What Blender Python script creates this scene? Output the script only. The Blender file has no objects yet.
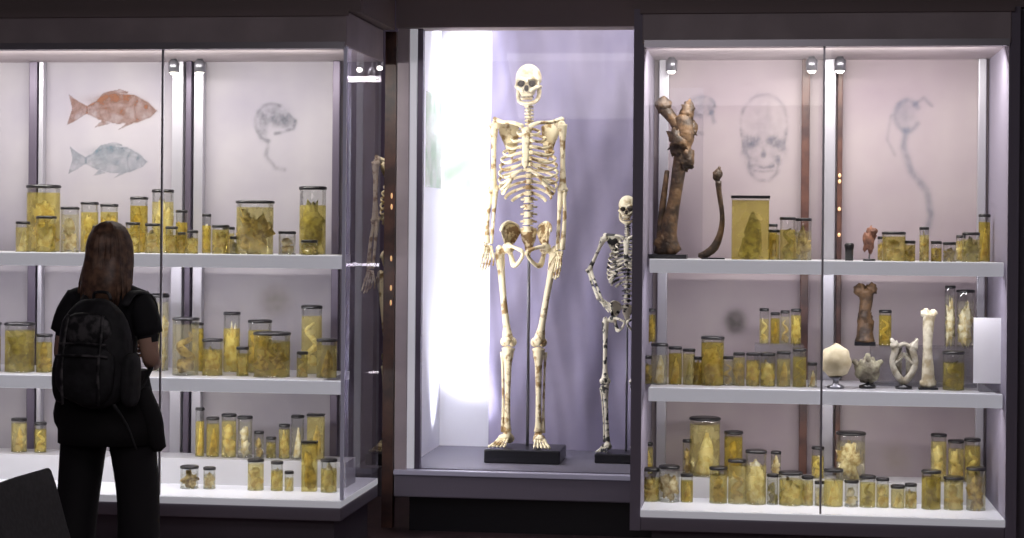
import bpy, bmesh, math, random
from mathutils import Vector, Matrix, noise
random.seed(7)
S = bpy.context.scene
try:
    S.view_settings.view_transform = 'Standard'
except Exception:
    pass

# ------------------------------------------------------------------ materials
def mat(name, col, rough=0.5, metal=0.0, emis=None, estr=0.0, noise_col=None, nscale=8.0, lo=0.4, hi=0.6, bump=0.0, bscale=40, spec=0.5, detail=4):
    m = bpy.data.materials.new(name); m.use_nodes = True
    nt = m.node_tree; b = nt.nodes['Principled BSDF']
    b.inputs['Base Color'].default_value = (*col, 1)
    b.inputs['Roughness'].default_value = rough
    b.inputs['Metallic'].default_value = metal
    b.inputs['Specular IOR Level'].default_value = spec
    if emis:
        b.inputs['Emission Color'].default_value = (*emis, 1)
        b.inputs['Emission Strength'].default_value = estr
    if noise_col or bump:
        tc = nt.nodes.new('ShaderNodeTexCoord')
    if noise_col:
        n = nt.nodes.new('ShaderNodeTexNoise'); n.inputs['Scale'].default_value = nscale; n.inputs['Detail'].default_value = detail
        r = nt.nodes.new('ShaderNodeValToRGB')
        r.color_ramp.elements[0].position = lo; r.color_ramp.elements[1].position = hi
        r.color_ramp.elements[0].color = (*noise_col, 1); r.color_ramp.elements[1].color = (*col, 1)
        nt.links.new(tc.outputs['Object'], n.inputs['Vector'])
        nt.links.new(n.outputs['Fac'], r.inputs['Fac'])
        nt.links.new(r.outputs['Color'], b.inputs['Base Color'])
    if bump:
        n2 = nt.nodes.new('ShaderNodeTexNoise'); n2.inputs['Scale'].default_value = bscale
        bp = nt.nodes.new('ShaderNodeBump'); bp.inputs['Strength'].default_value = bump; bp.inputs['Distance'].default_value = 0.01
        nt.links.new(tc.outputs['Object'], n2.inputs['Vector'])
        nt.links.new(n2.outputs['Fac'], bp.inputs['Height'])
        nt.links.new(bp.outputs['Normal'], b.inputs['Normal'])
    return m

def glassy(name, tint=(1, 1, 1), body=None, bodyfac=0.0, refl=0.06, rough=0.02):
    """thin glass / murky liquid: transparent + a share of translucent-diffuse body + fresnel gloss"""
    m = bpy.data.materials.new(name); m.use_nodes = True
    nt = m.node_tree; nt.nodes.clear()
    out = nt.nodes.new('ShaderNodeOutputMaterial')
    tr = nt.nodes.new('ShaderNodeBsdfTransparent'); tr.inputs[0].default_value = (*tint, 1)
    last = tr
    if body:
        df = nt.nodes.new('ShaderNodeBsdfDiffuse'); tl = nt.nodes.new('ShaderNodeBsdfTranslucent')
        tc = nt.nodes.new('ShaderNodeTexCoord'); n = nt.nodes.new('ShaderNodeTexNoise'); n.inputs['Scale'].default_value = 16
        r = nt.nodes.new('ShaderNodeValToRGB'); r.color_ramp.elements[0].position = .38; r.color_ramp.elements[1].position = .62
        r.color_ramp.elements[0].color = (body[0]*.60, body[1]*.56, body[2]*.42, 1); r.color_ramp.elements[1].color = (*body, 1)
        nt.links.new(tc.outputs['Object'], n.inputs['Vector']); nt.links.new(n.outputs['Fac'], r.inputs['Fac'])
        nt.links.new(r.outputs[0], df.inputs[0]); nt.links.new(r.outputs[0], tl.inputs[0])
        mm = nt.nodes.new('ShaderNodeMixShader'); mm.inputs[0].default_value = .4
        nt.links.new(df.outputs[0], mm.inputs[1]); nt.links.new(tl.outputs[0], mm.inputs[2])
        m2 = nt.nodes.new('ShaderNodeMixShader'); m2.inputs[0].default_value = bodyfac
        nt.links.new(tr.outputs[0], m2.inputs[1]); nt.links.new(mm.outputs[0], m2.inputs[2])
        last = m2
    gl = nt.nodes.new('ShaderNodeBsdfGlossy'); gl.inputs['Roughness'].default_value = rough
    lw = nt.nodes.new('ShaderNodeLayerWeight'); lw.inputs['Blend'].default_value = .25
    mu = nt.nodes.new('ShaderNodeMath'); mu.operation = 'MULTIPLY_ADD'; mu.inputs[1].default_value = .45; mu.inputs[2].default_value = refl*.5
    nt.links.new(lw.outputs['Fresnel'], mu.inputs[0])
    m3 = nt.nodes.new('ShaderNodeMixShader')
    nt.links.new(mu.outputs[0], m3.inputs[0]); nt.links.new(last.outputs[0], m3.inputs[1]); nt.links.new(gl.outputs[0], m3.inputs[2])
    nt.links.new(m3.outputs[0], out.inputs[0])
    return m

def print_ink(name, col, col2, scale=14, cover=.75):
    m = bpy.data.materials.new(name); m.use_nodes = True
    nt = m.node_tree; nt.nodes.clear()
    out = nt.nodes.new('ShaderNodeOutputMaterial'); tr = nt.nodes.new('ShaderNodeBsdfTransparent'); df = nt.nodes.new('ShaderNodeBsdfDiffuse')
    tc = nt.nodes.new('ShaderNodeTexCoord'); n = nt.nodes.new('ShaderNodeTexNoise'); n.inputs['Scale'].default_value = scale; n.inputs['Detail'].default_value = 6
    r = nt.nodes.new('ShaderNodeValToRGB'); r.color_ramp.elements[0].position = .38; r.color_ramp.elements[1].position = .62
    r.color_ramp.elements[0].color = (*col, 1); r.color_ramp.elements[1].color = (*col2, 1)
    nt.links.new(tc.outputs['Object'], n.inputs['Vector']); nt.links.new(n.outputs['Fac'], r.inputs['Fac']); nt.links.new(r.outputs[0], df.inputs[0])
    mp = nt.nodes.new('ShaderNodeMath'); mp.operation = 'MULTIPLY_ADD'; mp.inputs[1].default_value = -.9; mp.inputs[2].default_value = cover+.45; mp.use_clamp = True
    nt.links.new(n.outputs['Fac'], mp.inputs[0])
    mx = nt.nodes.new('ShaderNodeMixShader'); nt.links.new(mp.outputs[0], mx.inputs[0])
    nt.links.new(tr.outputs[0], mx.inputs[1]); nt.links.new(df.outputs[0], mx.inputs[2]); nt.links.new(mx.outputs[0], out.inputs[0])
    return m

def soft_ink(name, col):
    """ink whose coverage is stored per vertex of the printed sheet"""
    m = bpy.data.materials.new(name); m.use_nodes = True
    nt = m.node_tree; nt.nodes.clear()
    out = nt.nodes.new('ShaderNodeOutputMaterial'); tr = nt.nodes.new('ShaderNodeBsdfTransparent'); df = nt.nodes.new('ShaderNodeBsdfDiffuse')
    df.inputs[0].default_value = (*col, 1)
    at = nt.nodes.new('ShaderNodeAttribute'); at.attribute_name = 'ink'
    mx = nt.nodes.new('ShaderNodeMixShader'); nt.links.new(at.outputs['Fac'], mx.inputs[0])
    nt.links.new(tr.outputs[0], mx.inputs[1]); nt.links.new(df.outputs[0], mx.inputs[2]); nt.links.new(mx.outputs[0], out.inputs[0])
    return m

M = {}
M['floor'] = mat('dark_floor', (.085, .048, .055), .35, noise_col=(.05, .03, .036), nscale=6)
M['ceil'] = mat('ceiling_dark', (.10, .085, .085), .9)
M['wall'] = mat('wall_dark_plum', (.15, .12, .19), .9, noise_col=(.11, .08, .14), nscale=2)
M['header'] = mat('case_header_metal', (.58, .51, .53), .6, .0, noise_col=(.48, .42, .44), nscale=3)
M['soffit'] = mat('soffit_dark', (.30, .245, .245), .8)
M['plinth'] = mat('plinth_dark', (.12, .105, .13), .6)
M['plinthlt'] = mat('plinth_lilac', (.24, .22, .27), .5)
M['cabfloor'] = mat('cabinet_floor_grey', (.14, .13, .17), .6)
M['sideliner'] = mat('side_liner_lilac', (.28, .255, .33), .6)
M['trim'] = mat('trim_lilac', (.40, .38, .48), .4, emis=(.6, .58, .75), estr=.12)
M['edge'] = mat('shelf_edge_glow', (.62, .63, .67), .35, emis=(.76, .75, .82), estr=.32)  # emission painted in so shelf lips and strips look lit
M['shelf'] = mat('shelf_white', (.56, .56, .59), .3)
M['panel'] = mat('panel_lilac', (.40, .375, .395), .75, noise_col=(.27, .25, .30), nscale=1.6, lo=.3, hi=.7)
M['panelpink'] = mat('panel_pinkish', (.42, .365, .37), .75, noise_col=(.30, .24, .28), nscale=1.5, lo=.3, hi=.7)
M['post'] = mat('post_metal', (.50, .49, .54), .35, .5)
M['postdark'] = mat('post_dark', (.12, .10, .14), .4, .4)
M['postwood'] = mat('post_wood_warm', (.13, .06, .045), .4, noise_col=(.06, .03, .03), nscale=9)
M['glass'] = glassy('pane_glass', (.97, .97, .98), refl=.06)
M['sideglass'] = glassy('side_pane_glass', (.80, .77, .88), body=(.36, .33, .46), bodyfac=.20, refl=.16)
M['perspex'] = glassy('perspex', (.90, .90, .93), refl=.08)
M['perspexriser'] = glassy('perspex_riser', (.90, .90, .93), body=(.6, .6, .66), bodyfac=.18, refl=.08)
M['lid'] = mat('jar_lid_black', (.012, .011, .012), .3)
M['white'] = mat('back_white', (.82, .82, .90), .7)
M['fabric'] = mat('fabric_lilac', (.36, .325, .46), .85, noise_col=(.27, .245, .37), nscale=3, lo=.3, hi=.7)
M['bone'] = mat('bone_ivory', (.88, .78, .54), .5, noise_col=(.34, .22, .09), nscale=21, lo=.38, hi=.49, bump=.25, bscale=60)
M['bonewarm'] = mat('bone_stained', (.74, .62, .38), .55, noise_col=(.22, .13, .05), nscale=26, lo=.45, hi=.54, bump=.3)
M['socket'] = mat('bone_hollow_shade', (.03, .022, .018), .9)  # dark colour paints the shade inside eye sockets, nose and mouth
M['bonemot'] = mat('bone_mottled', (.80, .75, .62), .5, noise_col=(.03, .03, .03), nscale=18, lo=.43, hi=.49)
M['bonedark'] = mat('bone_brown', (.15, .085, .04), .55, noise_col=(.04, .024, .014), nscale=18, bump=.6, bscale=50)
M['bonepale'] = mat('bone_pale', (.66, .62, .48), .5, noise_col=(.34, .28, .17), nscale=22, bump=.4)
M['castbone'] = mat('cast_yellowish', (.72, .64, .44), .5, noise_col=(.50, .42, .26), nscale=12, bump=.2)
M['rod'] = mat('steel_rod', (.25, .25, .28), .3, .8)
M['base'] = mat('base_black', (.012, .012, .016), .3)
M['warmglint'] = mat('warm_reflection_glow', (1, .7, .4), .5, emis=(1, .50, .2), estr=.55)  # glow colour for beads that imitate warm reflections
M['lampwhite'] = mat('lamp_white', (1, 1, .9), .5, emis=(1, .95, .8), estr=8)
M['paper'] = mat('paper_white', (.90, .90, .93), .8)
liq = [glassy('spirit_a', (.97, .92, .56), (.86, .73, .25), .33), glassy('spirit_b', (.98, .94, .66), (.94, .85, .42), .32),
       glassy('spirit_c', (.92, .84, .42), (.70, .57, .14), .40), glassy('spirit_d', (.97, .96, .84), (.92, .88, .66), .22), glassy('spirit_clear', (.96, .96, .90), (.85, .83, .72), .12)]
clear = glassy('jar_glass', (.94, .95, .93), refl=.12)
spec = [mat('tissue_cream', (.93, .83, .52), .6, noise_col=(.48, .32, .09), nscale=34, bump=.5),
        mat('tissue_ochre', (.70, .53, .19), .6, noise_col=(.22, .13, .03), nscale=34, bump=.5),
        mat('tissue_pale', (.96, .92, .72), .6, noise_col=(.64, .50, .22), nscale=34, bump=.5),
        mat('tissue_olive', (.40, .35, .11), .6, noise_col=(.14, .11, .03), nscale=34, bump=.5),
        mat('tissue_red', (.42, .16, .08), .6, noise_col=(.18, .07, .04), nscale=34, bump=.5)]

# ------------------------------------------------------------------ mesh builder
class MB:
    def __init__(s): s.v = []; s.f = []; s.m = []; s.sm = []
    def add(s, vs, fs, m=0, sm=True):
        o = len(s.v); s.v += [tuple(p) for p in vs]
        for f in fs: s.f.append([i+o for i in f]); s.m.append(m); s.sm.append(sm)
    def box(s, lo, hi, m=0):
        x0, y0, z0 = lo; x1, y1, z1 = hi
        s.add([(x0,y0,z0),(x1,y0,z0),(x1,y1,z0),(x0,y1,z0),(x0,y0,z1),(x1,y0,z1),(x1,y1,z1),(x0,y1,z1)],
              [(0,3,2,1),(4,5,6,7),(0,1,5,4),(1,2,6,5),(2,3,7,6),(3,0,4,7)], m, False)
    def tube(s, pts, rad, seg=8, m=0, sub=3, flat=1.0, ref=None):
        pts = [Vector(p) for p in pts]; n = len(pts)
        if not hasattr(rad, '__len__'): rad = [rad]*n
        P = []; R = []
        for i in range(n-1):
            p0 = pts[max(i-1, 0)]; p1 = pts[i]; p2 = pts[i+1]; p3 = pts[min(i+2, n-1)]
            for k in range(sub):
                t = k/sub
                P.append(.5*((2*p1)+(p2-p0)*t+(2*p0-5*p1+4*p2-p3)*t*t+(3*p1-p0-3*p2+p3)*t**3))
                tt = t*t*(3-2*t); R.append(rad[i]*(1-tt)+rad[i+1]*tt)
        P.append(pts[-1]); R.append(rad[-1])
        T0 = (P[1]-P[0]).normalized()
        up = Vector(ref) if ref else (Vector((0, 1, 0)) if abs(T0.y) < .9 else Vector((1, 0, 0)))
        N = (up - T0*up.dot(T0)).normalized()
        vs = []
        for i, p in enumerate(P):
            T = (P[min(i+1, len(P)-1)]-P[max(i-1, 0)])
            T = T.normalized() if T.length > 1e-9 else T0
            N = (N - T*N.dot(T)); N = N.normalized() if N.length > 1e-6 else Vector((1, 0, 0))
            B = T.cross(N)
            for k in range(seg):
                a = 2*math.pi*k/seg
                vs.append(p + (N*math.cos(a)*flat + B*math.sin(a))*R[i])
        fs = []
        for i in range(len(P)-1):
            for k in range(seg):
                fs.append((i*seg+k, i*seg+(k+1) % seg, (i+1)*seg+(k+1) % seg, (i+1)*seg+k))
        a = len(vs); vs.append(P[0]-T0*R[0]*.4); vs.append(P[-1]+(P[-1]-P[-2]).normalized()*R[-1]*.4)
        for k in range(seg):
            fs.append((a, (k+1) % seg, k)); q = (len(P)-1)*seg; fs.append((a+1, q+k, q+(k+1) % seg))
        s.add(vs, fs, m)
    def ell(s, c, r, m=0, seg=12, rings=8, nz=0, seed=0, rot=None, fn=None, freq=2.0):
        c = Vector(c); vs = []; fs = []
        for i in range(rings+1):
            th = math.pi*i/rings
            for k in range(seg):
                ph = 2*math.pi*k/seg
                d = Vector((math.sin(th)*math.cos(ph), math.sin(th)*math.sin(ph), math.cos(th)))
                q = 1+nz*noise.noise(d*freq+Vector((seed*3.1, seed, 0))) if nz else 1
                p = Vector((d.x*r[0], d.y*r[1], d.z*r[2]))*q
                if fn: p = fn(p)
                if rot: p = rot @ p
                vs.append(c+p)
        for i in range(rings):
            for k in range(seg):
                fs.append((i*seg+k, (i+1)*seg+k, (i+1)*seg+(k+1) % seg, i*seg+(k+1) % seg))
        s.add(vs, fs, m)
    def lathe(s, c, prof, seg=20, m=0, sx=1, sy=1, ms=None, caps=True):
        c = Vector(c); vs = []; n = len(prof)
        for (r, z) in prof:
            for k in range(seg):
                a = 2*math.pi*k/seg; vs.append(c+Vector((r*sx*math.cos(a), r*sy*math.sin(a), z)))
        o = len(s.v); s.v += [tuple(p) for p in vs]
        for i in range(n-1):
            for k in range(seg):
                s.f.append([o+i*seg+k, o+i*seg+(k+1) % seg, o+(i+1)*seg+(k+1) % seg, o+(i+1)*seg+k]); s.m.append(ms[i] if ms else m); s.sm.append(True)
        if caps:
            s.f.append([o+k for k in range(seg)][::-1]); s.m.append(ms[0] if ms else m); s.sm.append(False)
            s.f.append([o+(n-1)*seg+k for k in range(seg)]); s.m.append(ms[-1] if ms else m); s.sm.append(False)
    def plate(s, outline, th, m=0, dip=0.0, axis=(0, 1, 0)):
        ax = Vector(axis); o = [Vector(p) for p in outline]; n = len(o)
        c = sum(o, Vector())/n
        vs = [p-ax*th*.5 for p in o]+[p+ax*th*.5 for p in o]+[c+ax*(dip-th*.3), c+ax*(dip+th*.3)]
        fs = []
        for k in range(n):
            j = (k+1) % n
            fs += [(k, j, 2*n), (n+j, n+k, 2*n+1), (j, k, n+k, n+j)]
        s.add(vs, fs, m)
    def obj(s, name, mats, parent=None, loc=(0, 0, 0), bevel=0, rotz=0, scale=1):
        me = bpy.data.meshes.new(name); me.from_pydata([tuple(c*scale for c in v) for v in s.v], [], s.f)
        for x in mats: me.materials.append(x)
        for i, p in enumerate(me.polygons): p.material_index = s.m[i]; p.use_smooth = s.sm[i]
        me.update()
        ob = bpy.data.objects.new(name, me); S.collection.objects.link(ob); ob.location = loc; ob.rotation_euler[2] = rotz
        if parent: ob.parent = parent
        if bevel:
            b = ob.modifiers.new('bev', 'BEVEL'); b.width = bevel; b.segments = 2
        return ob

def empty(name, loc=(0, 0, 0), rz=0):
    e = bpy.data.objects.new(name, None); S.collection.objects.link(e); e.location = loc; e.rotation_euler[2] = rz; e.empty_display_size = .1
    return e
def boxobj(name, lo, hi, m, parent=None, bevel=0):
    c = [(a+b)/2 for a, b in zip(lo, hi)]
    b = MB(); b.box([l-q for l, q in zip(lo, c)], [h-q for h, q in zip(hi, c)])
    return b.obj(name, [m], parent, c, bevel)
def quad(name, pts, m, parent=None):
    b = MB(); b.add(pts, [tuple(range(len(pts)))], 0, False); return b.obj(name, [m], parent)
def area(name, loc, sx, sy, power, col, direction, spread=180):
    l = bpy.data.lights.new(name, 'AREA'); l.shape = 'RECTANGLE'; l.size = sx; l.size_y = sy; l.energy = power; l.color = col; l.spread = math.radians(spread)
    o = bpy.data.objects.new(name, l); S.collection.objects.link(o); o.location = loc
    o.rotation_euler = Vector(direction).to_track_quat('-Z', 'Y').to_euler(); return o

# ------------------------------------------------------------------ room shell
boxobj('floor', (-5.2, -1, -.1), (3.2, 12.7, 0), M['floor'])
boxobj('ceiling', (-5.2, -1, 3.3), (3.2, 12.7, 3.4), M['ceil'])
boxobj('wall_back', (-5.2, 12.6, 0), (3.2, 12.7, 3.3), M['wall'])
boxobj('wall_left', (-5.3, -1, 0), (-5.2, 12.7, 3.3), M['wall'])
boxobj('wall_right', (3.2, -1, 0), (3.3, 12.7, 3.3), M['wall'])

FY, BY = 9.0, 9.85
ZF, Z2, Z3, ZT = .305, .875, 1.485, 2.50

def display_case(x0, x1, seam, panels, posts, side_right_glass, side_left_glass, risers, backx1=None):
    E = empty('glass_display_case', ((x0+x1)/2, FY, 0)); inv = Matrix.Translation((-(x0+x1)/2, -FY, 0))
    def put(o): o.parent = E; o.matrix_parent_inverse = inv; return o
    put(boxobj('plinth', (x0+.05, FY+.05, 0), (x1-.05, BY-.02, ZF-.10), M['plinth']))
    put(boxobj('base_tray', (x0, FY-.02, ZF-.10), (x1, BY, ZF-.035), M['plinthlt'], bevel=.006))
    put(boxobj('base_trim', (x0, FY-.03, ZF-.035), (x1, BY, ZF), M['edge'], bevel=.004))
    for z in (Z2, Z3):
        put(boxobj('shelf', (x0+.03, FY+.06, z-.04), (x1-.03-(.10 if side_right_glass == 'glass' else 0), BY-.12, z), M['shelf']))
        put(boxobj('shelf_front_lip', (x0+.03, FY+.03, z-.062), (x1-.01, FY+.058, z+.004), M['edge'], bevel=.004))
    for (a, b, z0, z1, mm) in risers:
        put(boxobj('display_riser', (a, 9.42, z0), (b, 9.66, z1), M[mm]))
    put(boxobj('header', (x0-.01, FY-.03, ZT), (x1+.01, BY, ZT+.17), M['header'], bevel=.008))
    put(boxobj('header_lip', (x0-.02, FY-.05, ZT+.145), (x1+.02, FY-.032, ZT+.175), M['soffit']))
    put(boxobj('header_strip', (x0, FY-.045, ZT-.012), (x1, FY-.005, ZT+.02), M['post']))
    for (a, b, z0, z1, mm) in panels:
        put(boxobj('back_panel', (a, BY-.05, z0), (b, BY-.02, z1), mm))
    put(boxobj('back_frame', (x0, BY-.018, ZF), (backx1 or x1, BY, ZT), M['postdark']))
    for (a, b, k) in posts:
        put(boxobj('back_post', (a, BY-.10, ZF), (b, BY-.052, ZT), M[k], bevel=.004))
    xs = [x0]+seam+[x1]
    for a, b in zip(xs[:-1], xs[1:]):
        put(quad('front_pane', [(a+.003, FY, ZF), (b-.003, FY, ZF), (b-.003, FY, ZT), (a+.003, FY, ZT)], M['glass']))
    for q in seam:
        put(boxobj('pane_joint', (q-.005, FY-.006, ZF), (q+.005, FY+.006, ZT), M['post']))
    for flag, x in ((side_left_glass, x0), (side_right_glass, x1)):
        if flag == 'glass':
            put(quad('side_pane', [(x, FY, ZF), (x, BY, ZF), (x, BY, ZT), (x, FY, ZT)], M['sideglass']))
            put(boxobj('corner_joint', (x-.010, FY-.006, ZF), (x+.006, FY+.010, ZT), M['trim']))
        else:
            s = 1 if x == x1 else -1
            lo, hi = min(x, x+s*.05), max(x, x+s*.05)
            put(boxobj('side_frame', (lo, FY-.02, ZF-.1), (hi, BY, ZT+.17), M[flag]))
    return E, put

LX0, LX1 = -4.55, -2.04
RX0, RX1 = -.595, 1.085
caseL, putL = display_case(LX0, LX1, [-2.955], [(LX0, -3.03, ZF, ZT, M['panel']), (-3.03, -2.24, ZF, ZT, M['panel'])],
    [(-3.945, -3.90, 'postdark'), (-3.89, -3.865, 'post'), (-3.15, -3.09, 'post'), (-3.03, -2.98, 'post'), (-3.075, -3.045, 'postdark'), (-2.28, -2.24, 'postdark')], 'glass', 'plinthlt',
    [(-4.4, -2.12, ZF, ZF+.13, 'shelf')], backx1=-2.24)
putL(quad('back_pane', [(-2.24, BY-.01, ZF), (LX1, BY-.01, ZF), (LX1, BY-.01, ZT), (-2.24, BY-.01, ZT)], M['glass']))
caseR, putR = display_case(RX0, RX1, [.245], [(RX0, .24, ZF, ZT, M['panelpink']), (.24, RX1, ZF, ZT, M['panelpink'])],
    [(-.57, -.52, 'post'), (.155, .195, 'postwood'), (.262, .325, 'post'), (.335, .36, 'postwood'), (1.03, 1.07, 'post')], 'sideliner', 'sideliner',
    [(-.55, 1.03, ZF, ZF+.10, 'shelf'), (-.07, .17, Z2, Z2+.19, 'perspexriser'), (.50, 1.00, Z2, Z2+.19, 'perspexriser')])
b = MB()
for z in (1.61, 1.74, 1.88, 1.91): b.ell((0, 0, z), (.008, .006, .011), 0, 8, 6)
putR(b.obj('amber_reflection_beads', [M['warmglint']], None, (.347, BY-.103, 0)))  # added beads imitate amber reflections in the glass, not lamps

for (a, b_, tag) in ((LX0+.1, LX1-.1, 'L'), (RX0+.08, RX1-.08, 'R')):
    w = b_-a; cx = (a+b_)/2
    area('case_light_top', (cx, FY+.10, ZT-.03), w, .06, 15*w, (1, .96, .90), (0, .55, -1))
    area('case_light_mid', (cx, FY+.09, Z3-.07), w, .04, 5.2*w, (.98, .94, .97), (0, .55, -1))
    area('case_light_low', (cx, FY+.09, Z2-.07), w, .04, 4.3*w, (1, .95, .93), (0, .55, -1))
for x in (-3.10, -2.96, -.50, .20, .34):
    mb = MB(); mb.lathe((0, 0, 0), [(.028, .0), (.03, .05), (.014, .07)], 12, 0); mb.lathe((0, 0, -.012), [(.012, 0), (.024, .014)], 12, 1)
    mb.obj('case_spotlight', [M['rod'], M['lampwhite']], None, (x, 9.62, ZT-.071))

boxobj('soffit_upper', (-5.2, FY+.05, ZT+.175), (LX1+.06, 9.9, 3.3), M['soffit'])
boxobj('soffit_upper', (RX0-.06, FY+.05, ZT+.175), (3.2, 9.9, 3.3), M['soffit'])
boxobj('soffit_middle', (LX1+.06, 9.93, 2.69), (RX0-.06, 10.1, 3.3), M['soffit'])
boxobj('wall_right_infill', (RX1+.06, FY+.08, 0), (3.2, 9.85, ZT+.17), M['plinthlt'])

# ------------------------------------------------------------------ skeleton cabinet
SX0, SX1, SFY, SBY, SZ = -1.93, -.30, 10.0, 11.1, .34
C = empty('skeleton_cabinet', (-1.1, SFY, 0)); inv = Matrix.Translation((1.1, -SFY, 0))
def put(o): o.parent = C; o.matrix_parent_inverse = inv; return o
put(boxobj('plinth', (SX0+.02, SFY+.06, 0), (SX1, SBY, .19), M['base']))
put(boxobj('base_band', (SX0-.05, SFY-.02, .19), (SX1, SBY, SZ-.03), M['plinthlt'], bevel=.006))
put(boxobj('sill', (SX0-.05, SFY-.04, SZ-.03), (SX1, SBY, SZ-.005), M['trim'], bevel=.003))
put(boxobj('cabinet_floor', (SX0, SFY+.02, SZ-.006), (SX1, SBY, SZ), M['cabfloor']))
put(boxobj('back_wall', (SX0, SBY, SZ), (SX1, SBY+.05, 3.1), M['white']))
put(boxobj('left_wall', (SX0-.02, SFY+.12, SZ), (SX0+.0, SBY, 3.1), M['white']))
put(boxobj('cabinet_top', (SX0, SFY+.1, 3.1), (SX1, SBY+.05, 3.15), M['ceil']))
put(boxobj('frame_outer', (SX0-.05, SFY-.02, SZ-.03), (SX0+.015, SFY+.08, 2.75), M['header'], bevel=.004))
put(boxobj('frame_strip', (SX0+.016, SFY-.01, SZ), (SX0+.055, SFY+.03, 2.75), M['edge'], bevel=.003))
put(boxobj('frame_inner', (SX0+.056, SFY, SZ), (SX0+.085, SFY+.05, 2.75), M['postdark']))
put(quad('front_pane', [(SX0+.06, SFY+.005, SZ), (SX1, SFY+.005, SZ), (SX1, SFY+.005, 2.75), (SX0+.06, SFY+.005, 2.75)], M['glass']))
mb = MB(); nx, nz = 120, 80; vs = []; x0, x1 = -1.62, -.31
for j in range(nz+1):
    z = SZ+.002+(3.0-SZ)*j/nz
    for i in range(nx+1):
        x = x0+(x1-x0)*i/nx
        d = .006*math.sin(x*22+1.3*math.sin(z*2))+.07*noise.noise(Vector((x*2.4+z*.9, z*.7, 2)))+.05*noise.noise(Vector((x*6-z*1.6, z*.9, 7)))+.012*noise.noise(Vector((x*14+z*2, z*1.6, 9)))
        vs.append((x, SBY-.11+d, z))
fs = [(j*(nx+1)+i, j*(nx+1)+i+1, (j+1)*(nx+1)+i+1, (j+1)*(nx+1)+i) for j in range(nz) for i in range(nx)]
mb.add(vs, fs); put(mb.obj('fabric_drape', [M['fabric']]))
area('cabinet_light_top', (-.90, SFY+.14, 2.98), 1.2, .2, 22, (1, .975, .94), (-.05, .45, -1))
area('cabinet_light_left', (SX0+.13, SFY+.05, 1.5), .05, 2.0, 13, (1, .97, .94), (.75, .6, 0))
area('cabinet_light_wallwash', (SX0+.17, SBY-.22, 3.05), .22, .08, 6, (.90, .91, 1), (-.03, .10, -1), 70)
area('cabinet_light_wallwash', (SX0+.17, SBY-.22, SZ+.03), .22, .08, 5, (.90, .91, 1), (-.03, .10, 1), 70)

green = print_ink('print_green', (.46, .58, .44), (.74, .78, .66), 9, .5)
grey = print_ink('print_grey', (.30, .29, .34), (.48, .46, .52), 20, .55)
quad('landscape_poster', [(-1.915, SBY-.004, 1.86), (-1.76, SBY-.004, 1.86), (-1.76, SBY-.004, 2.40), (-1.915, SBY-.004, 2.40)], green)
quad('landscape_poster', [(SX0+.003, 10.55, 1.86), (SX0+.003, 11.08, 1.86), (SX0+.003, 11.08, 2.40), (SX0+.003, 10.55, 2.40)], green)
quad('caption_label', [(-1.75, SBY-.004, .75), (-1.68, SBY-.004, .75), (-1.68, SBY-.004, .81), (-1.75, SBY-.004, .81)], grey)

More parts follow.
